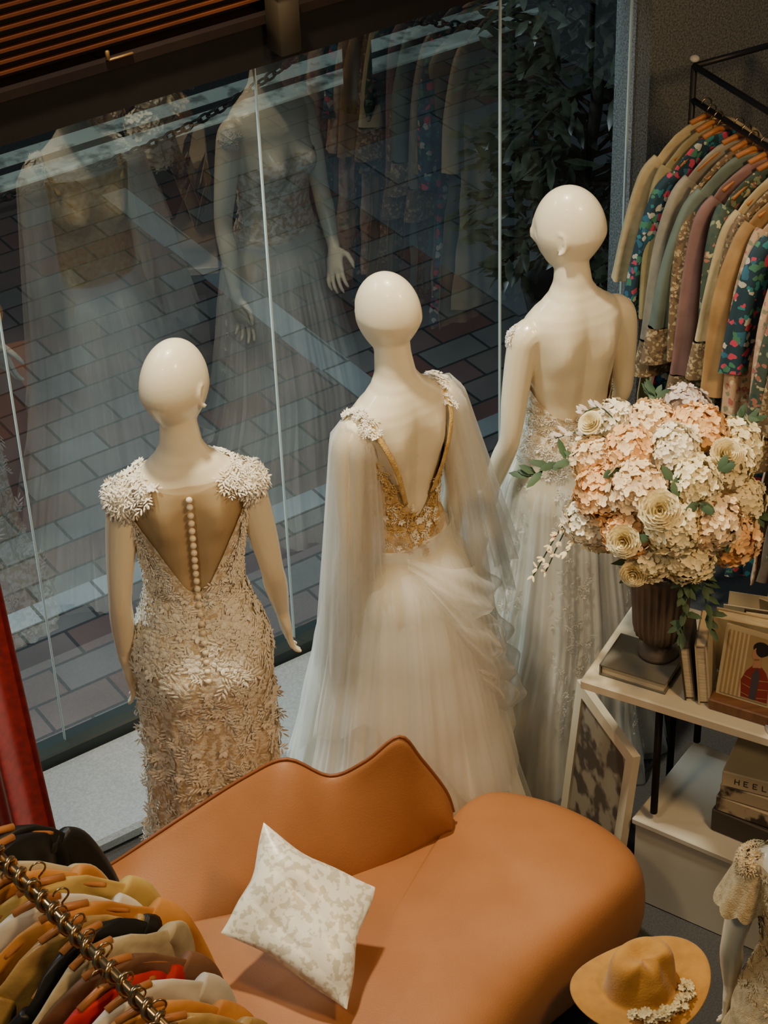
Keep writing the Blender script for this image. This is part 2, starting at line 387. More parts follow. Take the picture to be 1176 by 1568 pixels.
# ------------------------------------------------------------------ street & room shell
def brickmat(name,c1,c2,c3,mort,scale=1,bw=.2,rh=.1,off=.5,ms=.006):
    m,nt,out=newmat(name); b=nt.nodes.new('ShaderNodeBsdfPrincipled'); nt.links.new(b.outputs[0],out.inputs[0]); b.inputs['Roughness'].default_value=.6
    co=coords(nt)
    br=nt.nodes.new('ShaderNodeTexBrick'); br.inputs['Scale'].default_value=scale; br.inputs['Brick Width'].default_value=bw; br.inputs['Row Height'].default_value=rh
    br.inputs['Mortar Size'].default_value=ms; br.inputs['Bias'].default_value=0; br.offset=off
    br.inputs['Color1'].default_value=c4(c1); br.inputs['Color2'].default_value=c4(c2); br.inputs['Mortar'].default_value=c4(mort)
    nt.links.new(co,br.inputs['Vector'])
    n=nt.nodes.new('ShaderNodeTexNoise'); n.inputs['Scale'].default_value=1.6; n.inputs['Detail'].default_value=6; nt.links.new(co,n.inputs['Vector'])
    mr=nt.nodes.new('ShaderNodeMapRange'); mr.inputs[1].default_value=.38; mr.inputs[2].default_value=.62; nt.links.new(n.outputs[0],mr.inputs[0])
    mx=nt.nodes.new('ShaderNodeMix'); mx.data_type='RGBA'; mx.blend_type='MULTIPLY'; mx.inputs[0].default_value=.8
    nt.links.new(br.outputs['Color'],mx.inputs[6])
    rr_=nt.nodes.new('ShaderNodeValToRGB'); rr_.color_ramp.elements[0].color=c4(c3); rr_.color_ramp.elements[1].color=(1,1,1,1); nt.links.new(mr.outputs[0],rr_.inputs[0]); nt.links.new(rr_.outputs[0],mx.inputs[7])
    nt.links.new(mx.outputs[2],b.inputs['Base Color'])
    bp=nt.nodes.new('ShaderNodeBump'); bp.inputs['Strength'].default_value=.6; bp.inputs['Distance'].default_value=.004; nt.links.new(br.outputs['Fac'],bp.inputs['Height']); bp.invert=True
    nt.links.new(bp.outputs[0],b.inputs['Normal'])
    return m
def slab(name,s0,s1,d0,d1,z0,z1,mat,parent=None,bev=0):
    e=MB(); e.box(((s1-s0)/2,(d1-d0)/2,(z1-z0)/2),(s1-s0,d1-d0,z1-z0),bev=bev)
    ob=e.build(name,mat,parent,smooth=False); ob.location=G(s0,d0,z0); ob.rotation_euler=(0,0,GA); return ob
m_pave=brickmat('street_pavers',(.145,.14,.135),(.140,.055,.045),(.45,.47,.48),(.022,.024,.026),1,.25,.14)
m_slab=brickmat('concrete_slabs',(.14,.145,.155),(.12,.125,.135),(.6,.6,.65),(.045,.05,.05),1,.5,.4)
m_band=brickmat('pale_granite',(.30,.31,.31),(.22,.23,.235),(.55,.58,.6),(.06,.07,.07),1,.22,.3)
m_stripe=PM('kerb_granite',(.90,.94,.82),(.36,.38,.34),rough=.8,scale=9,detail=8,lo=.36,hi=.48)
m_road=PM('asphalt',(.045,.05,.055),(.025,.03,.03),rough=.8,scale=60,bump=.4)
slab('street_paving',-9,12,.06,3.5,-.3,-.05,m_pave)
slab('paving_slab_area',1.85,12,.9,2.9,-.0495,-.046,m_slab)
slab('paving_band',1.02,1.14,.83,3.2,-.0495,-.045,m_band)
slab('paving_band',-9,12,.70,.80,-.0495,-.045,m_band)
slab('paving_band',-1.9,-1.8,.83,3.2,-.0495,-.045,m_band)
slab('kerb',-9,12,3.5,3.62,-.3,-.03,m_stripe,bev=.01)
slab('road',-9,12,3.625,9,-.3,-.10,m_road)
slab('road_line',-9,12,3.80,3.92,-.0995,-.095,m_stripe)
slab('road_line',-9,12,4.20,4.32,-.0995,-.095,m_stripe)
m_carpet=PM('grey_carpet',(.07,.07,.07),(.045,.045,.045),rough=.95,scale=200,bump=.8,bscale=400)
m_carpet2=PM('pale_carpet',(.34,.37,.39),(.27,.29,.31),rough=.95,scale=150,bump=.8,bscale=400)
slab('floor',-3.2,3.4,-5.2,.06,-.3,0,m_carpet)
slab('window_platform',-3.2,1.0,-.40,-.03,0,.05,m_carpet2,bev=.012)
m_frame=PM('dark_window_frame',(.022,.03,.028),rough=.5)
slab('trim_1',-3.2,1.28,-.03,.05,0,.085,m_frame,bev=.006)
mg,nt,out=newmat('window_glass')
tr=nt.nodes.new('ShaderNodeBsdfTransparent'); tr.inputs[0].default_value=(.80,.89,.88,1); gl=nt.nodes.new('ShaderNodeBsdfGlossy'); gl.inputs['Roughness'].default_value=.0
fr=nt.nodes.new('ShaderNodeFresnel'); fr.inputs[0].default_value=1.75; mu=nt.nodes.new('ShaderNodeMath'); mu.operation='MULTIPLY'; mu.inputs[1].default_value=2.1; mu.use_clamp=True
mx=nt.nodes.new('ShaderNodeMixShader'); nt.links.new(fr.outputs[0],mu.inputs[0]); nt.links.new(mu.outputs[0],mx.inputs[0]); nt.links.new(tr.outputs[0],mx.inputs[1]); nt.links.new(gl.outputs[0],mx.inputs[2]); nt.links.new(mx.outputs[0],out.inputs[0])
m_edge=PM('glass_edge',(.46,.54,.51),rough=.3)
ss=[-3.2,-2.39,-1.6,-.80,0,.795,1.27]
for i in range(6):
    w=MB(); a,b=ss[i],ss[i+1]
    w.add([G(a+.003,.01,.07),G(b-.003,.01,.07),G(b-.003,.01,2.03),G(a+.003,.01,2.03)],[(0,1,2,3)])
    e=empty('window_%d'%(i+1)); w.build('pane',mg,e,False)
    w=MB(); w.box(G(b,.01,1.05),(.0033,.010,1.96),RG); w.build('joint',m_edge,e,False)
m_dark=PM('dark_painted_steel',(.010,.008,.007),rough=.7,spec=.2)
m_panel=PM('dark_brown_panel',(.016,.008,.005),(.010,.005,.004),rough=.7,scale=4,spec=.2)
m_wood=PM('orange_wood_slat',(.115,.032,.009),(.06,.016,.005),rough=.6,scale=6,stretch=(1,8,8),spec=.2)
slab('trim_2',-3.2,3.4,-.05,.12,2.02,2.14,m_dark)
e=empty('louvre_soffit')
slab('lower_rail',-3.2,1.3,-.07,.10,2.141,2.165,m_panel,e)
for i in range(16):
    z=2.20+.027*i
    slab('slat_%d'%i,-3.2,1.2,-.055,-.040,z,z+.007,m_wood,e)
slab('back_panel',-3.2,1.2,0,.1,2.166,2.8,m_dark,e)
mb=MB(); mb.box(G(.03,-.10,2.155),(.065,.07,.17),RG,bev=.005); mb.box(G(.03,-.10,2.25),(.08,.085,.016),RG,bev=.004)
mb.build('beam_bracket_box',PM('bronze_box',(.035,.023,.011),rough=.6))
m_brass=PM('brass',(.22,.12,.04),rough=.5,metal=.6)
for s in (-.42,):
    mb=MB(); mb.box(G(s,-.075,2.170),(.07,.008,.006),RG,bev=.002); mb.box(G(s-.035,-.075,2.183),(.010,.008,.025),RG,bev=.002)
    mb.build('brass_bracket',m_brass)
m_peb=PM('pebbledash',(.20,.20,.185),(.08,.08,.075),rough=.9,scale=160,detail=2,bump=.8,bscale=160)
slab('wall_right',1.29,3.4,-.06,.10,-.05,2.015,m_peb)
# bollards & chain
m_black=PM('black_iron',(.012,.012,.013),rough=.45)
def bollard(s):
    mb=MB(); pr=[(.085,-.049),(.085,.03),(.068,.05),(.065,.7),(.075,.72),(.075,.76),(.05,.78),(.045,.84),(.02,.88)]
    p=G(s,3.25); rings=[[p+V((r*math.cos(k*pi/12),r*math.sin(k*pi/12),z)) for k in range(24)] for r,z in pr]; mb.loft(rings); mb.build('street_bollard',m_black)
for s in(-.9,2.4,5.7): bollard(s)
def link(c,d,roll,L=.030,W=.017,r=.0065):
    d=d.normalized(); a,b=frame(d); sd=(a*math.cos(roll)+b*math.sin(roll))
    pts=[c+d*L*math.cos(t)+sd*W*math.sin(t) for t in [2*pi*k/10 for k in range(11)]]; mb.tube(pts,r,5)
for (s0,s1) in((-4.2,-.9),(-.9,2.4),(2.4,5.7)):
    mb=MB()
    n=int((s1-s0)/.046); prev=None
    for i in range(n+1):
        t=i/n; p=G(s0+.09+(s1-s0-.18)*t,3.25,.06+.34*abs(2*t-1)**2.4)
        if prev is not None: link((p+prev)/2,p-prev,(i%2)*pi/2)
        prev=p
    mb.build('street_chain',PM('chain_iron',(.04,.04,.04),rough=.4,metal=.3))
# tree
m_leaf=PM('dark_leaf',(.055,.065,.040),(.02,.026,.016),rough=.32,scale=20,spec=.7)
m_bark=PM('bark',(.04,.03,.02),rough=.9,scale=30,bump=.8)
mb=MB(); rr=random.Random(21); base=V((.80,7.22,.19))
trunk=cat([base,base+V((-.02,.02,.4)),base+V((.02,-.02,.8)),base+V((0,0,1.4))],5); mb.tube(trunk,[.035-.0012*i for i in range(len(trunk))],8,1)
for i in range(60):
    a=rr.uniform(0,2*pi); h=rr.uniform(.1,1.4); p0=base+V((0,0,h)); L=rr.uniform(.25,.58)
    d=V((math.cos(a),math.sin(a),rr.uniform(.1,.7))).normalized()
    pts=cat([p0,p0+d*L*.5,p0+d*L+V((0,0,-.08))],4); mb.tube(pts,[.010-.0008*k for k in range(len(pts))],5,1)
    for k in range(34):
        q=V(pts[rr.randrange(2,len(pts))])+V((rr.uniform(-.06,.06),rr.uniform(-.06,.06),rr.uniform(-.06,.06)))
        dd=(d+V((rr.uniform(-1,1),rr.uniform(-1,1),rr.uniform(-1.2,.2)))).normalized()
        leaf(mb,q,V((rr.uniform(-.6,.6),rr.uniform(-.8,.4),1)),dd,rr.uniform(.07,.14),.034,0,lift=0,kap=1.5)
mb.build('street_tree',[m_leaf,m_bark])
mb=MB(); pr=[(.20,-.044),(.24,.15),(.25,.18),(.22,.18),(.21,.16),(.01,.155)]
mb.loft([[V((base.x,base.y,0))+V((r*math.cos(k*pi/16),r*math.sin(k*pi/16),z)) for k in range(32)] for r,z in pr]); mb.build('tree_planter',PM('planter_concrete',(.06,.06,.06),rough=.8))
# ------------------------------------------------------------------ red curtain
mb=MB()
def Pcu(u,v):
    s=u*.6; fold=.035*math.sin(u*34)*(.6+.4*v)+.012*math.sin(u*75+1)
    p=V((-.995,4.31,0))+V((-.96,.0,0))*s+V((.1,1,0))*fold
    p+=V((.085,-.0,0))*(v**1.5)*(1-u); p.z=2.4*(1-v)+.004; return p
mb.grid(Pcu,140,40); mb.build('red_velvet_curtain',PM('red_velvet',(.42,.010,.008),(.26,.004,.004),rough=.75,sheen=.3,scale=40))
# ------------------------------------------------------------------ sofa
m_leather=PM('cognac_leather',(.39,.158,.052),(.33,.126,.038),rough=.50,scale=4,bump=.15,bscale=250,spec=.4)
sofa=empty('leather_sofa')
ridge=[(-.90,3.80,.38),(-.798,3.888,.44),(-.673,3.935,.50),(-.497,3.996,.59),(-.363,4.032,.66),(-.263,4.042,.70),(-.160,4.038,.642),(-.068,4.042,.685),(.017,4.060,.745),(.070,4.079,.65),(.131,4.098,.52),(.150,4.105,.44)]
seam=[(-.90,3.55,.36),(-.80,3.60,.37),(-.66,3.68,.38),(-.50,3.75,.385),(-.37,3.81,.39),(-.27,3.86,.39),(-.165,3.90,.39),(-.08,3.94,.39),(.0,3.985,.40),(.06,4.03,.40),(.115,4.07,.40),(.140,4.09,.40)]
rd=cat(ridge,5); sm=cat(seam,5); mb=MB(); rings=[]
for i,(r,s) in enumerate(zip(rd,sm)):
    r=V(r);s=V(s); h=r-s; bul=.046*(.45+.55*math.cos((r.x+.27)*13))
    th=.075*min(1,(len(rd)-1-i)/8+.25)
    f=V((0,-1,.35)).normalized()
    ring=[s+V((0,.02,-.15)),s+V((0,0,-.02)),s+h*.18+f*bul*.7,s+h*.42+f*bul,s+h*.7+f*bul*.8,s+h*.9+f*bul*.45,r+V((0,-.006,.0)),r+V((0,.012,.004)),r+V((0,th*.6,-.03)),r+V((0,th,-.10)),V((r.x,r.y+th,.25)),V((r.x,r.y+th*.6,.06)),V((s.x,s.y+.1,.06))]
    rings.append(ring)
mb.loft(rings); mb.build('backrest',m_leather,sofa,sub=1)
mb=MB(); mb.tube([V(p)+V((0,.004,.004)) for p in rd],.0045,6); mb.build('piping',PM('piping',(.24,.08,.025),rough=.5),sofa)
outl=[(.150,4.15),(.20,4.24),(.28,4.29),(.38,4.265),(.48,4.21),(.57,4.13),(.63,4.04),(.635,3.95),(.585,3.87),(.50,3.78),(.42,3.70),(.33,3.60),(.2,3.42),(.02,3.27),(-.25,3.18),(-.55,3.2),(-.82,3.32),(-.95,3.5),(-.92,3.78),(-.7,3.86),(-.5,3.93),(-.3,4.02),(-.1,4.06),(.05,4.10)]
oc=cat(outl+[outl[0]],3)[:-1]; cx,cy=-.05,3.70
rings=[]
def ins(p,o):
    d=V((cx-p[0],cy-p[1])); return (p[0]+d.normalized().x*min(o,d.length*.4),p[1]+d.normalized().y*min(o,d.length*.4))
for o,z in ((.14,.05),(.06,.07),(.015,.13),(0,.20),(.001,.28),(.018,.345),(.05,.383),(.10,.400)):
    rings.append([V((*ins(p,o),z)) for p in oc])
base_=[ins(p,.10) for p in oc]
for f in (.86,.7,.54,.38,.22,.08,.01):
    rings.append([V((cx+(q[0]-cx)*f,cy+(q[1]-cy)*f,.400+.022*(1-f**2))) for q in base_])
mb=MB(); mb.loft(rings); mb.build('seat',m_leather,sofa,sub=1)
mb=MB()
for x,y in((.4,4.05),(.3,3.72),(-.75,3.45),(-.2,3.35)): mb.tube([(x,y,0),(x,y,.07)],[.018,.025],12)
mb.build('feet',m_black,sofa)
# pillow
m_pil=PM('brocade',(.84,.79,.64),(.58,.52,.38),rough=.34,scale=55,detail=4,bump=.15,bscale=60,lo=.44,hi=.50,sheen=.3,bdist=.003,spec=.6)
Ca,Cb,Cc,Cd=V((-.312,3.785,.735)),V((-.050,3.70,.60)),V((-.125,3.43,.462)),V((-.420,3.594,.575))
nrm=((Cb-Ca).cross(Cd-Ca)).normalized(); nrm=nrm if nrm.z>0 else -nrm
mb=MB()
for sg in(1,-1):
    def Pp(u,v):
        p=Ca*(1-u)*(1-v)+Cb*u*(1-v)+Cc*u*v+Cd*(1-u)*v
        c=(Ca+Cb+Cc+Cd)/4; k=(math.sin(pi*u)*math.sin(pi*v)); k=max(k,0)**.5
        e_=1-.10*(math.sin(pi*u)*(abs(2*v-1)**4)+math.sin(pi*v)*(abs(2*u-1)**4))+.025*math.sin(9*u+2)*abs(2*v-1)**4+.02*math.sin(11*v)*abs(2*u-1)**4
        p=c+(p-c)*e_
        w=.016*math.sin(5*u+4*v+.5)+.006*abs(math.sin(9*v-3*u+1))**.8+.004*math.sin(16*u+9*v)*abs(2*u-1)
        return p+nrm*sg*((.058 if sg>0 else .045)*k+w*k*(.9 if sg>0 else .3))
    mb.grid(Pp,70,70)
mb.build('brocade_cushion',m_pil)
# ------------------------------------------------------------------ table, vase, flowers
TA=V((.873,-.487,0)); TB=V((.487,.873,0)); T0=V((.483,4.25,0)); TANG=math.atan2(-.487,.873); RT=Matrix.Rotation(TANG,3,'Z')
def T(a,b,z=0): return T0+TA*a+TB*b+V((0,0,z))
m_cream=PM('cream_lacquer',(.60,.53,.39),(.52,.46,.33),rough=.5,scale=4)
m_whitep=PM('white_paint',(.52,.49,.41),rough=.55,scale=4)
tb=empty('display_table')
mb=MB(); mb.box(T(.55,.20,.735),(1.1,.40,.03),RT,bev=.004); mb.build('top',m_cream,tb,False)
mb=MB()
for a,b in((.20,.05),(1.06,.04),(.20,.36),(1.06,.36)): mb.tube([T(a,b,.33),T(a,b,.722)],.010,10)
mb.tube([T(.20,.05,.69),T(1.06,.05,.69)],.008,8); mb.tube([T(.20,.36,.69),T(1.06,.36,.69)],.008,8); mb.tube([T(.20,.05,.69),T(.20,.36,.69)],.008,8)
for a,b in((1.06,.04),(1.06,.36),(.12,.38)): mb.tube([T(a,b,.0),T(a,b,.722)],.010,10)
mb.build('legs',m_dark,tb)
m_page=PM('page_edges',(.62,.54,.38),(.45,.38,.26),rough=.9,scale=300,stretch=(.05,.05,1))
def book(name,c,size,rot,cover,pages=m_page,parent=None):
    e=MB(); w,d,h=size; M=rot
    e.box(V(c)+M@V((0,0,h/2-.002)),(w,d,.004),M); e.box(V(c)+M@V((0,0,-h/2+.002)),(w,d,.004),M); e.box(V(c)+M@V((-w/2+.002,0,0)),(.004,d,h),M)
    e.box(V(c)+M@V((.0,0,0)),(w-.012,d-.010,h-.008),M,1)
    return e.build(name,[cover,pages],parent,False)
m_bgrey=PM('grey_cloth_cover',(.15,.14,.11),rough=.7); m_bcream=PM('cream_cover',(.52,.43,.27),rough=.6); m_bdark=PM('dark_cover',(.05,.04,.03),rough=.5)
book('book',T(.125,.11,.768),(.18,.14,.034),RT,m_bgrey)
m_vase=PM('taupe_ceramic',(.14,.11,.085),(.085,.066,.05),rough=.45,scale=8)
vp=T(.150,.150,.786)
mb=MB(); rings=[]
for r,z in ((.052,0),(.054,.012),(.042,.022),(.036,.040),(.048,.055),(.060,.07),(.066,.10),(.071,.18),(.076,.25),(.084,.275),(.082,.285),(.070,.28),(.060,.2)):
    fl=.0035 if .06<z<.26 else 0
    rings.append([vp+V(((r+fl*math.cos(24*t))*math.cos(t),(r+fl*math.cos(24*t))*math.sin(t),z)) for t in [2*pi*k/144 for k in range(144)]])
mb.loft(rings); mb.build('fluted_vase',m_vase)
m_fl=[PM('peach_petals',(.88,.56,.26),(.78,.44,.18),rough=.7,scale=15),PM('cream_petals',(.90,.80,.52),(.80,.68,.38),rough=.7,scale=15),PM('white_petals',(.92,.86,.69),(.83,.75,.55),rough=.7,scale=15),PM('blush_petals',(.90,.72,.46),(.80,.58,.33),rough=.7,scale=15),PM('eucalyptus',(.045,.09,.035),(.025,.055,.025),rough=.6,scale=15),PM('lilac_petals',(.62,.53,.48),rough=.7)]
bq=MB(); rr=random.Random(12)
def petal(mb,p,n,d,L,W,cup,mat):
    n=n.normalized(); d=(d-n*d.dot(n)).normalized(); s=n.cross(d)
    def q(u,v,h): return p+d*u*L+s*v*W+n*h*L
    vs=[q(.02,0,0),q(.45,.5,cup*.45),q(.9,.36,cup*.9),q(1.03,0,cup*.7),q(.9,-.36,cup*.9),q(.45,-.5,cup*.45),q(.55,0,cup*.15)]
    mb.add(vs,[(0,1,6),(1,2,6),(2,3,6),(3,4,6),(4,5,6),(5,0,6)],mat)
def floret(p,n,s,mat):
    a,b=frame(n); an=rr.uniform(0,pi/2)
    for i in range(4):
        t=an+i*pi/2; petal(bq,p,n,a*math.cos(t)+b*math.sin(t),s,s*.95,rr.uniform(.1,.5),mat)
def hydrangea(c,r,mat,dens=150):
    for i in range(dens):
        z=1-2*(i+.5)/dens; a=i*2.39996; q=math.sqrt(1-z*z); n=V((q*math.cos(a),q*math.sin(a),z))
        if n.dot(c-BC)<-r*.35: continue
        nn=(n+V((rr.uniform(-.4,.4),rr.uniform(-.4,.4),rr.uniform(-.4,.4)))).normalized()
        floret(c+n*r*rr.uniform(.84,1.08),nn,r*rr.uniform(.20,.27),mat if rr.random()<.85 else (3 if mat==0 else mat))
    bq.ball(c,r*.80,mat,10,7)
def rose(c,n,s,mat):
    a,b=frame(n)
    for L in range(6):
        k=4+L; f=(L+1)/6
        for i in range(k):
            t=2*pi*i/k+L*.7; d=a*math.cos(t)+b*math.sin(t)
            base=c-n*s*.3; sd=n.cross(d)
            def q(u,v):
                h=u; ang=v*1.0
                rad=s*f*(.35+.75*math.sin(h*1.5))
                return base+(d*math.cos(ang*.55)+sd*math.sin(ang*.9))*rad+n*s*(h*(1.15-.75*f*f)+ -.12*v*v*h)+d*(s*.18*f*h**4)
            vs=[q(j/3,-1+i2*.5) for j in range(4) for i2 in range(5)]; fs=[(j*5+x,j*5+x+1,j*5+x+6,j*5+x+5) for j in range(3) for x in range(4)]
            bq.add(vs,fs,mat)
BC=V((.672,4.30,1.285))
def cam2w(dx,dy,dep): return BC+V((1,0,0))*dx+V((0,.59,.81))*dy+V((-.0,-.81,.59))*dep
heads=[(-.085,.115,.12,0),(-.155,.01,.11,0),(-.08,.02,.185,3),(.02,.12,.15,2),(.09,.165,.06,0),(-.02,.185,.03,3),(.155,.07,.11,1),(.06,.03,.20,1),(.10,-.07,.155,3),(.0,-.08,.185,1),(-.10,-.09,.13,0),(.19,-.02,.06,1),(.165,-.12,.06,0),(.05,-.155,.10,1),(-.04,-.16,.09,1),(-.165,.095,.03,3),(-.19,-.06,.03,2),(.19,.12,.0,1),(-.10,.20,-.06,2),(.08,.23,-.08,5),(.0,.1,-.1,1),(-.15,.12,-.12,2),(.17,.0,-.12,0),(0,-.05,-.17,2),(-.14,-.07,-.12,1),(.1,-.13,-.09,3)]
for x,y,d,m in heads: hydrangea(cam2w(x*.95,y*.90,d*.92),rr.uniform(.055,.069),m)
tc=V((-.12,-.8,.58))
for x,y,d,s in((-.035,-.035,.24,.036),(-.115,-.105,.18,.030),(-.085,-.185,.10,.026),(.135,.09,.17,.030),(-.17,.18,.05,.024)):
    c=cam2w(x,y,d); rose(c,(c-BC).normalized()*.5+tc*.6,s,1)
def spray(p,d,L,n,mat=4,ls=.05):
    pts=cat([p,p+d*L*.5+V((0,0,.01)),p+d*L+V((0,0,-.04))],5); bq.tube(pts,.0018,5,4)
    for i in range(n):
        q=V(pts[min(len(pts)-1,2+int(i*(len(pts)-2)/n))]); dd=(d+V((rr.uniform(-.9,.9),rr.uniform(-.9,.9),rr.uniform(-.7,.7)))).normalized()
        leaf(bq,q,V((rr.uniform(-.4,.4),-.5,.8)),dd,rr.uniform(ls*.7,ls*1.2),ls*.38,mat,lift=0,kap=1)
spray(cam2w(-.15,.08,.03),V((-1,.1,.0)),.16,14,4,.055); spray(cam2w(-.14,.12,0),V((-.9,.3,.4)),.12,9,5,.03); spray(cam2w(-.10,.18,0),V((-.8,.3,.5)),.10,9,5,.03)
spray(cam2w(.04,-.17,.08),V((.0,-.3,-1)),.15,16,4,.045); spray(cam2w(.07,-.17,.05),V((.3,-.2,-1)),.13,12,4,.045); spray(cam2w(.2,-.05,.05),V((1,-.2,-.3)),.12,12,4,.05)
spray(cam2w(-.17,-.02,.05),V((-.9,-.1,-.4)),.10,20,3,.022); spray(cam2w(-.16,-.06,.05),V((-.8,-.2,-.4)),.10,16,1,.022); spray(cam2w(-.16,.03,.05),V((-.6,-.1,-1)),.2,34,3,.018); spray(cam2w(-.16,.02,.03),V((-.75,-.1,-1)),.2,34,1,.018)
spray(cam2w(0,.2,-.05),V((0,.4,.8)),.08,10,4,.045); spray(cam2w(.17,.14,-.02),V((.6,.2,.7)),.09,10,4,.045)
for x,y,d in ((.0,.03,.22),(.11,.05,.2),(-.12,.07,.17),(.06,-.02,.22),(.13,-.1,.15),(-.05,-.1,.19),(-.17,-.03,.12)): 
    for k in range(3): leaf(bq,cam2w(x,y,d),V((rr.uniform(-.4,.4),-.7,.6)),V((rr.uniform(-1,1),rr.uniform(-.3,.3),rr.uniform(-1,1))),.045,.022,4,lift=0,kap=1)
for i in range(20):
    a=rr.uniform(0,2*pi); d=V((math.cos(a),math.sin(a),0)); leaf(bq,vp+V((0,0,.29))+d*.04,V((0,0,1)),d+V((0,0,.2)),.09,.035,4,lift=0,kap=2)
for i in range(5): bq.tube([vp+V((0,0,.24)),BC+V((rr.uniform(-.05,.05),rr.uniform(-.05,.05),-.05))],.004,6,4)
bq.build('flower_bouquet',m_fl,None,smooth=True)
RZ=lambda a:Matrix.Rotation(a,3,'Z'); RX=lambda a:Matrix.Rotation(a,3,'X'); RY=lambda a:Matrix.Rotation(a,3,'Y')
book('book',T(.255,.10,.75+.088),(.17,.12,.028),RT@RZ(.25)@RY(math.radians(82)),m_bdark)
book('book',T(.292,.11,.75+.098),(.19,.14,.030),RT@RZ(.25)@RY(math.radians(84)),m_bcream)
book('book',T(.36,.20,.75+.102),(.20,.15,.034),RT@RZ(-1.45)@RY(math.radians(-78)),m_bcream)
book('book',T(.42,.24,.75+.102),(.20,.15,.030),RT@RZ(-1.35)@RY(math.radians(-74)),m_bdark)
pe=empty('portrait_card_stand'); Mp=RT@RX(math.radians(-14)); pc=T(.41,.065,.75)
m_card=PM('card_stock',(.44,.36,.22),rough=.7); m_woodb=PM('walnut_block',(.18,.08,.035),(.12,.055,.025),rough=.45,scale=12,stretch=(1,10,1))
mb=MB(); mb.box(pc+V((0,0,.0165)),(.16,.055,.032),RT,bev=.003); mb.build('base',m_woodb,pe,False)
def flat(mb,pts,h,mat):
    mb.add([pc+Mp@V((x,-.006-h,z)) for x,z in pts],[tuple(range(len(pts)))],mat)
ell=lambda cx_,cz_,rx,rz,n=24:[(cx_+rx*math.cos(2*pi*k/n),cz_+rz*math.sin(2*pi*k/n)) for k in range(n)]
mb=MB(); mb.box(pc+Mp@V((0,0,.125)),(.145,.008,.20),Mp,0)
flat(mb,[(-.062,.04),(.062,.04),(.062,.215),(-.062,.215)],.0005,1)
for k in range(5): flat(mb,[(-.058+.011*k,.04),(-.053+.011*k,.04),(-.053+.011*k,.215),(-.058+.011*k,.215)],.0007,7)
flat(mb,ell(.026,.185,.022,.019),.001,2); flat(mb,ell(.016,.168,.012,.018),.0015,3); flat(mb,ell(.026,.180,.014,.016),.0018,2); flat(mb,[(.012,.155),(.028,.158),(.032,.135),(.010,.13)],.0015,3)
flat(mb,[(-.008,.045),(-.014,.09),(-.004,.118),(.010,.136),(.030,.140),(.046,.125),(.058,.10),(.060,.045)],.001,4); flat(mb,[(.014,.045),(.012,.110),(.022,.135),(.032,.115),(.030,.045)],.0016,5)
for zz in (.056,.080,.104): flat(mb,[(-.010,zz),(.012,zz-.006),(.012,zz-.003),(-.010,zz+.002)],.002,6); flat(mb,[(.032,zz-.006),(.058,zz),(.058,zz+.002),(.032,zz-.003)],.002,6)
mb.build('portrait_card',[m_card,PM('card_backdrop',(.30,.21,.10),rough=.7),PM('print_black',(.01,.008,.008),rough=.6),PM('print_skin',(.36,.18,.10),rough=.6),PM('print_red',(.17,.02,.015),rough=.6),PM('print_blue',(.05,.04,.05),rough=.6),PM('print_gold',(.30,.14,.06),rough=.6),PM('print_stripe',(.46,.36,.2),rough=.6)],pe,False)
for i,(a,b,w,h,an,c) in enumerate(((.32,.345,.12,.12,.2,m_cream),(.42,.36,.14,.15,-.1,m_bcream),(.54,.345,.13,.13,.25,m_cream),(.60,.15,.12,.16,.0,m_bgrey),(.68,.30,.13,.18,.3,m_cream))):
    mb=MB()
    for sg in(1,-1):
        M2=RT@RZ(an)@RX(math.radians(-14*sg)); mb.box(T(a,b,.752+h/2)+RT@V((0,sg*h*.12,0)),(w,.003,h),M2)
    mb.build('greeting_card',c,None,False)
mb=MB(); cc=T(.53,.24,.99); tt=RT@RX(math.radians(75)); mb.tube([cc+tt@V((0,0,-.006)),cc+tt@V((0,0,.006))],[.07,.07],40); 
pts=[cc+tt@V((.07*math.cos(a),.07*math.sin(a),0)) for a in [2*pi*k/40 for k in range(41)]]; mb.tube(pts,.008,8,1); mb.tube([T(.53,.24,.752),T(.53,.24,.92)],[.008,.006],8,1); mb.tube([T(.53,.24,.751),T(.53,.24,.76)],[.04,.035],24,1)
mb.build('vanity_mirror',[PM('mirror_face',(.62,.50,.38),rough=.2),m_woodb])
mb=MB()
for i in range(60):
    p=T(.49+rr.uniform(-.03,.03),.31+rr.uniform(-.02,.02),.775+rr.uniform(0,.13)); mb.ball(p,rr.uniform(.006,.011),i%3,8,6)
    for k in range(5): petal(mb,p,V((rr.uniform(-1,1),-1,1)),V((rr.uniform(-1,1),rr.uniform(-1,1),rr.uniform(-1,1))),.016,.013,.3,i%3)
mb.build('dried_flower_posy',[m_fl[0],m_fl[3],PM('red_petals',(.4,.05,.03),rough=.7)])
mb=MB(); mb.tube([T(.53,.05,.751),T(.53,.05,.757)],[.045,.05],28); mb.tube([T(.53,.05,.757),T(.53,.05,.762)],[.035,.03],28,1); mb.build('trinket_dish',[m_whitep,PM('navy_enamel',(.02,.03,.08),rough=.3)])
mb=MB(); RW=RZ(math.radians(-35)); wc=V((.64,4.21,0))+RW@V((.20,.17,0)); mb.box(wc+V((0,0,.29)),(.42,.36,.02),RW,bev=.003); mb.box(wc+V((0,0,.1405)),(.405,.345,.279),RW,bev=.003)
mb.build('storage_plinth',m_whitep,None,False)
fe=empty('picture_frame'); MF=RZ(math.radians(-70))@RX(math.radians(-5)); fo=V((.535,4.37,0.004))
def fr_box(mb,x,z,w,h,mat=0,y=0,t=.022): mb.box(fo+MF@V((x,y,z)),(w,t,h),MF,mat)
mb=MB(); W_,H_=.34,.50; bw=.036
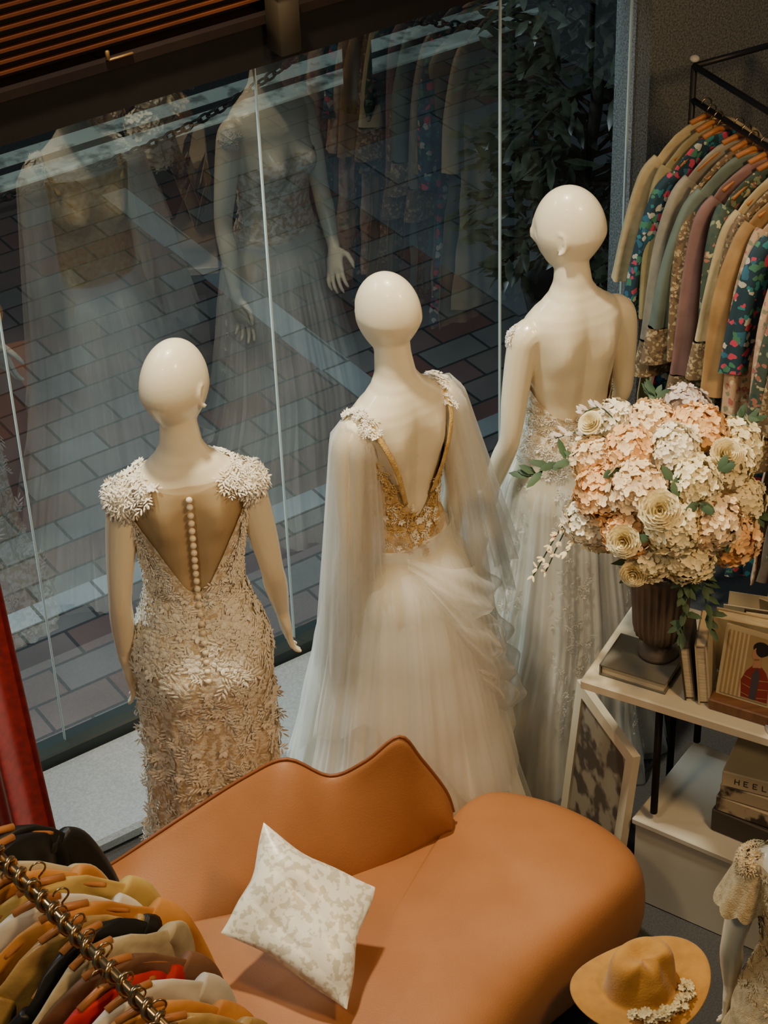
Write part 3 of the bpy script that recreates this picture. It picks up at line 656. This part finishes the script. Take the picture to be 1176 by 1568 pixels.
fr_box(mb,0,H_-bw/2,W_,bw); fr_box(mb,0,bw/2,W_,bw); fr_box(mb,-W_/2+bw/2,H_/2,bw,H_-2*bw); fr_box(mb,W_/2-bw/2,H_/2,bw,H_-2*bw); fr_box(mb,0,H_/2,W_-2*bw,H_-2*bw,1,t=.008)
mb.build('frame',[m_cream,PM('botanical_print',(.26,.22,.16),(.07,.055,.045),rough=.5,scale=9,detail=3,lo=.46,hi=.52)],fe,False)
bx=wc+RW@V((.085,-.03,0))
m_photo=PM('photo_print',(.40,.32,.20),(.05,.04,.03),rough=.5,scale=14,detail=6,lo=.46,hi=.54)
for i,(dz,sz,c) in enumerate(((.301,(.20,.16,.075),m_bdark),(.378,(.19,.15,.05),m_photo),(.430,(.18,.145,.045),m_photo),(.477,(.18,.145,.05),m_bcream))):
    mb=MB(); M2=RW@RZ(.06*i); mb.box(bx+V((0,0,dz+sz[2]/2)),sz,M2,bev=.003)
    if i==3: # embossed lettering  H E E L
        def stroke(x,z,w,h): mb.box(bx+V((0,0,dz+sz[2]/2))+M2@V((x,-sz[1]/2-.0006,z)),(w,.0006,h),M2,1)
        for k,ch in enumerate('HEEL'):
            x0=-.055+.024*k; stroke(x0,0,.0025,.018)
            if ch=='H': stroke(x0+.011,0,.0025,.018); stroke(x0+.0055,0,.009,.0025)
            else:
                stroke(x0+.0055,-.008,.011,.0025)
                if ch=='E': stroke(x0+.0055,.008,.011,.0025); stroke(x0+.0045,0,.008,.0025)
    mb.build('gift_box',[c,m_bdark],None,False)
# ------------------------------------------------------------------ hat on stool
hc=V((.572,3.57,.352)); m_felt=PM('mustard_felt',(.42,.20,.032),(.35,.16,.024),rough=.9,scale=30,sheen=.2,bump=.3,bscale=200)
mb=MB(); rings=[]; nn=64
for r,z,k in ((.060,.003,0),(.165,0,1),(.170,.004,1),(.163,.008,1),(.12,.008,.6),(.092,.008,.2),(.086,.02,0),(.080,.06,0),(.076,.095,0),(.066,.122,0),(.045,.128,0),(.02,.112,0),(.003,.106,0)):
    ring=[]
    for j in range(nn):
        t=2*pi*j/nn; rr2=r*(1+.10*math.cos(2*t)*(1 if z>.05 else .6)) 
        zz=z+k*.022*math.cos(2*t)+k*.012+ (0.0 if z<.08 else -.03*g((t-pi*1.5)/.5)*(r/.06))
        if z>.05: rr2*=1-.30*(g((abs(t-1.5*pi)-.65)/.3))*min(1,(z-.04)/.05)
        ring.append(hc+RZ(.5)@V((rr2*math.cos(t),rr2*math.sin(t)*.92,zz)))
    rings.append(ring)
mb.loft(rings,caps=(True,True)); hat=empty('felt_hat'); mb.build('felt',m_felt,hat,sub=1)
mb=MB()
for i in range(90):
    a=rr.uniform(-1.9,-.1); p=hc+V(((.098+rr.uniform(0,.03))*math.cos(a),(.095+rr.uniform(0,.03))*math.sin(a),.016+rr.uniform(0,.025)))
    bqs=frame(V((math.cos(a),math.sin(a),1)))
    for k in range(5):
        t=k*2*pi/5; petal(mb,p,V((math.cos(a)*.5+rr.uniform(-.4,.4),math.sin(a)*.5,1)),bqs[0]*math.cos(t)+bqs[1]*math.sin(t),.010,.008,.3,0)
mb.build('hat_flowers',PM('straw_flowers',(.62,.50,.26),rough=.8),hat)
mb=MB(); rings=[[V((hc.x+.0,hc.y,0))+V((r*math.cos(2*pi*k/40),r*math.sin(2*pi*k/40),z)) for k in range(40)] for r,z in ((.11,0),(.11,.02),(.03,.04),(.025,.30),(.05,.325),(.09,.33),(.09,.348))]
mb.loft(rings); mb.build('display_stool',m_whitep)
# ------------------------------------------------------------------ small mannequin bottom right
e4=mannequin('child_mannequin',(.845,3.12,0),math.radians(-20),0,1,armsdown(.185,.19,.05),scale=.84)
o4=empty('lace_child_dress',e4.location,e4.rotation_euler.z,.84)
g4=Gown([(0,.30,.28,0,0),(.3,.26,.24,0,0),(.6,.22,.2,0,0),(.9,.18,.15,0,0)],9,.02)
m_blush=PM('blush_lace',(.72,.56,.32),(.54,.40,.20),rough=.8,scale=60,bump=.5,bscale=250)
mb=MB(); g4.mesh(mb,lambda t:1.445,lambda t:.35,n=120,m=60); mb.build('dress',m_blush,o4)
mb=MB()
for sx in(-1,1):
    def Ps(u,v):
        ph=2*pi*u; r=.052+.030*v+.005*v*math.sin(8*ph); return V((sx*(.138+.030*v)+r*math.cos(ph)*.85,-.012+r*math.sin(ph),1.45-.15*v-.02*abs(math.sin(4*ph))*v-.03*(1-v)*math.sin(ph)**2))
    mb.grid(Ps,64,14,0,True)
rr=random.Random(4)
for i in range(400):
    t=rr.uniform(-pi,pi); z=rr.uniform(1.0,1.44); p,n=g4.N(z,t); sprig(mb,p,n,rr.uniform(.018,.028),rr=rr)
for sx in(-1,1):
    for i in range(110):
        v=V((sx*rr.uniform(0,1),rr.uniform(-1,1),rr.uniform(.1,1))).normalized(); sprig(mb,V((sx*.143,-.012,1.41))+v*.052,v,.02,rr=rr)
mb.build('flutter_sleeves',m_blush,o4)
# ------------------------------------------------------------------ clothes racks
m_hang=PM('wooden_hanger',(.50,.20,.06),(.38,.14,.04),rough=.4,scale=10)
m_goldm=PM('gold_metal',(.50,.34,.16),rough=.28,metal=1)
def garment(parent,o,w,length,mat,rr,hw=.17,sl=.45,th=.016,fl=.06,sleeves=True,wild=1.0,cuff=None,amp=1.0):
    w=w.normalized(); e_=V((-w.y,w.x,0)); tw=rr.uniform(-.16,.16)*wild; w=(w+e_*tw).normalized(); e_=V((-w.y,w.x,0)); o=V(o)+w*rr.uniform(-.02,.02)*wild; mb=MB()
    ph=rr.uniform(0,6); rings=[]; N=96
    zs=[(0.036,.035),(.042,.065),(.060,.10),(.088,.135),(.125,hw),(.17,hw+.002),(.25,hw-.012),(.40,hw-.025)]
    k=14; f1=rr.uniform(20,32); f2=rr.uniform(48,66)
    for i in range(1,k+1): t=i/k; zs.append((.40+(length-.40)*t,hw-.025+fl*t))
    for i,(dz,a) in enumerate(zs):
        v=min(1,dz/length); ring=[]
        for j in range(N):
            t=2*pi*j/N; x=a*math.cos(t); rip=amp*(.014*math.sin(f1*x+ph+3*v)+.008*math.sin(f2*x+ph*2-5*v)+.004*math.sin(120*x+ph+9*v)+.004*math.sin(14*v*3+x*20))*min(1,v*2.6)
            y=(th*(.7+.4*v))*math.sin(t)+rip; ring.append(o+w*x+e_*y+V((0,0,-dz+(.02*math.sin(9*x+ph) if i>len(zs)-3 else 0))))
        rings.append(ring)
    mb.loft(rings,0,(True,False))
    if sleeves:
        for sx in(-1,1):
            p0=o+w*sx*(hw-.03)+V((0,0,-.125)); sw=rr.uniform(-.03,.03); bl=rr.uniform(.0,.03); ou=rr.uniform(.06,.10)
            pts=cat([p0,p0+w*sx*.035+V((0,0,-.05))+e_*sw*.5,p0+w*sx*ou*.8+V((0,0,-.2))+e_*sw,p0+w*sx*ou+V((0,0,-sl))+e_*sw*2],6)
            n_=len(pts); rgs=[]
            for i,p in enumerate(pts):
                p=V(p); f=i/(n_-1); rx=.036+bl*f; ry=.016+.010*f
                dn=(V(pts[min(i+1,n_-1)])-V(pts[max(i-1,0)])).normalized(); a_=(w-dn*w.dot(dn)).normalized(); b_=dn.cross(a_)
                rgs.append([p+a_*(rx+.004*math.sin(5*q+ph)*f)*math.cos(q)+b_*(ry+.007*math.sin(4*q+ph+2*f)*f)*math.sin(q) for q in [2*pi*k_/24 for k_ in range(24)]])
            mb.loft(rgs,0,(True,False))
            if cuff is not None:
                q=V(pts[-1]); mb.tube([q+V((0,0,.0)),q+V((0,0,-.05)),q+V((0,0,-.11))],[(.040+bl,.026),(.050+bl,.030),(.060+bl,.034)],20,1,lat=w,caps=(False,False))
    mb.build('garment',[mat,cuff or mat],parent)
    mb=MB(); pts=cat([o+w*-.13+V((0,0,-.098)),o+w*-.07+V((0,0,-.062)),o+V((0,0,-.038)),o+w*.07+V((0,0,-.062)),o+w*.13+V((0,0,-.098))],5); mb.tube(pts,[(.006,.006)]*len(pts),8,0)
    mb.tube([o+w*-.05+V((0,0,-.036)),o+V((0,0,-.024)),o+w*.05+V((0,0,-.036))],.008,8,0)
    hk=[o+V((0,0,-.03)),o+V((0,0,-.01))]+[o+V((0,0,.012))+w*.016*math.cos(a)*1+V((0,0,.016*math.sin(a))) for a in [-.9+ .35*i for i in range(12)]]
    mb.tube(hk,.0022,6,1); mb.build('hanger',[m_hang,m_goldm],parent)
cols=dict(
 cream=PM('cream_cloth',(.54,.45,.27),(.40,.32,.18),rough=.85,scale=14,bump=.5,bscale=30),
 olive=PM('olive_cloth',(.32,.28,.15),(.24,.20,.10),rough=.85,scale=14,bump=.5,bscale=30),
 blue=floral('blue_floral',(.015,.05,.08),[(.03,.22,.26),(.50,.50,.44),(.55,.06,.12),(.03,.14,.24),(.06,.22,.14)],48,.55),
 taupe=PM('taupe_cloth',(.27,.22,.17),(.17,.14,.11),rough=.55,scale=10,bump=.4,bscale=30),
 grey=PM('grey_silk',(.36,.33,.26),(.22,.20,.16),rough=.45,scale=10,bump=.4,bscale=30),
 sage=PM('sage_cloth',(.16,.21,.18),(.11,.145,.125),rough=.65,scale=10),
 green=floral('green_floral',(.05,.08,.06),[(.20,.26,.17),(.42,.38,.22),(.03,.07,.06),(.34,.14,.10)],60,.5),
 brownl=floral('brown_lace',(.18,.12,.065),[(.36,.28,.15),(.10,.07,.04),(.48,.38,.22)],85,.5),
 mauve=PM('mauve_cloth',(.28,.16,.15),(.19,.11,.10),rough=.55,scale=10),
 tan=PM('tan_cloth',(.42,.27,.12),(.30,.18,.075),rough=.8,scale=14),
 blushf=floral('blush_floral',(.46,.31,.20),[(.62,.48,.32),(.36,.12,.10),(.20,.20,.12),(.50,.32,.20)],60,.5),
 orange=PM('orange_cloth',(.62,.27,.06),(.48,.19,.04),rough=.75,scale=14),
 yellow=PM('ochre_cloth',(.60,.42,.12),(.46,.30,.08),rough=.75,scale=14),
 white=PM('white_cloth',(.70,.66,.56),(.58,.54,.44),rough=.8,scale=14),
 black=PM('black_cloth',(.012,.011,.010),rough=.45,scale=20),
 gold=PM('gold_satin',(.50,.32,.10),(.26,.15,.05),rough=.35,scale=12,bump=.5,bscale=30),
 red=PM('red_cloth',(.55,.02,.012),(.40,.012,.01),rough=.7,scale=20),
 brown=PM('brown_cloth',(.20,.09,.04),(.12,.055,.025),rough=.6,scale=12))
rk=empty('clothes_rack'); rr=random.Random(31)
r0=V((.92,5.52,1.72)); re=V((.46,-.888,0)).normalized(); rw=V((.888,.46,0)).normalized()
seq=['cream','olive','blue','grey','brownl','sage','mauve','green','cream','brownl','tan','blushf','blue','blushf','taupe','green','brownl','mauve','cream','blushf']
pos=0.0
for i,c in enumerate(seq):
    garment(rk,r0+re*(pos+.01)-rw*(.025 if c=='blue' else 0),rw,rr.uniform(1.0,1.2),cols[c],rr,sl=rr.uniform(.34,.52),wild=.6,cuff=cols[rr.choice(['brownl','green','brownl'])] if i in(3,5,6,8,14) else None)
    pos+=.060 if c=='blue' else .043
mb=MB()
ea=r0-re*.05; eb=r0+re*.98
mb.tube([ea,eb],.009,10)
for q in(ea,eb):
    for o_ in(0,.34):
        mb.tube([q+rw*o_+V((0,0,.10)),V((q.x,q.y,0))+rw*o_+V((0,0,.01))],.009,8)
    mb.tube([q+V((0,0,.10)),q+rw*.34+V((0,0,.10))],.009,8)
for o_ in(0,.34): mb.tube([ea+rw*o_+V((0,0,.10)),eb+rw*o_+V((0,0,.10))],.009,8)
mb.build('rail_frame',m_black,rk)
mb=MB(); mb.ball(ea+V((0,0,.122)),(.014,.014,.010)); mb.build('finial',m_whitep,rk)
lk=empty('spiral_rail_clothes_rack'); l0=V((-.86,3.23,1.30)); le=V((.617,-.787,0)); lw=V((.787,.617,0))
seq=['black','black','cream','orange','yellow','white','orange','gold','black','cream','brown','red','white','orange','gold','yellow','black','brown']
for i,c in enumerate(seq):
    garment(lk,l0+le*(.045*i+.02),lw,rr.uniform(.55,.8),cols[c],rr,sl=.4,hw=.175+rr.uniform(-.02,.03),th=.020,fl=.03,wild=1.8,amp=.9)
mb=MB(); A_=l0-le*.3; B_=l0+le*1.0; mb.tube([A_,B_],.010,10)
n=int((B_-A_).length/.0045); hp=[]
for i in range(n*1+1):
    t=i*pi/4*.9; p=A_+(B_-A_)*(i/n); hp.append(p+(lw*math.cos(t)+V((0,0,1))*math.sin(t))*.015)
mb.tube(hp,.0062,6)
for q in(A_,B_):
    mb.tube([q,V((q.x,q.y,.02))],.012,10); mb.tube([V((q.x,q.y,.015))-lw*.22,V((q.x,q.y,.015))+lw*.22],.013,8)
mb.build('spiral_rail',m_goldm,lk)
# ------------------------------------------------------------------ lights, world, camera
def aim(o,loc,tgt): o.location=loc; o.rotation_euler=(V(tgt)-V(loc)).to_track_quat('-Z','Y').to_euler()
def area(name,loc,tgt,size,power,col):
    l=bpy.data.lights.new(name,'AREA'); l.energy=power; l.size=size; l.color=col; l.shape='DISK'
    o=bpy.data.objects.new(name,l); bpy.context.scene.collection.objects.link(o); aim(o,loc,tgt); return o
def spot(name,loc,tgt,ang,power,col,rad=.25,blend=.6):
    l=bpy.data.lights.new(name,'SPOT'); l.energy=power; l.spot_size=math.radians(ang); l.spot_blend=blend; l.color=col; l.shadow_soft_size=rad
    o=bpy.data.objects.new(name,l); bpy.context.scene.collection.objects.link(o); aim(o,loc,tgt); return o
spot('daylight_through_window',G(-1.4,3.0,4.0),(-.08,4.55,1.0),30,1000,(.78,.91,1),.5)
area('daylight_left',(-2.0,4.8,3.1),(0,4.4,.9),.9,120,(.80,.93,1))
area('ceiling_lamp_warm',(1.5,2.6,3.6),(.3,4.3,.9),.4,52,(1,.64,.30))
spot('ceiling_lamp_key',(-.45,4.3,4.5),(-.05,4.5,.8),54,600,(1,.90,.68),.10,.8)
area('fill_light_front',(-1.2,1.8,4.0),(-.4,3.2,.7),.4,30,(1,.74,.44))  # added warm fill from the camera side, brightens left rack and gown backs
w=bpy.data.worlds.new('World'); bpy.context.scene.world=w; w.use_nodes=True
bg=w.node_tree.nodes['Background']; bg.inputs[0].default_value=(.58,.76,.84,1); bg.inputs[1].default_value=.10
cam=bpy.data.cameras.new('Camera'); co=bpy.data.objects.new('Camera',cam); bpy.context.scene.collection.objects.link(co)
cam.sensor_fit='VERTICAL'; cam.sensor_height=36; cam.lens=77.0; cam.clip_start=.05
co.matrix_world=Matrix.Translation((0,0,4.39))@Matrix.Rotation(math.radians(54),4,'X')@Matrix.Rotation(math.radians(-2.15),4,'Z')
bpy.context.scene.camera=co
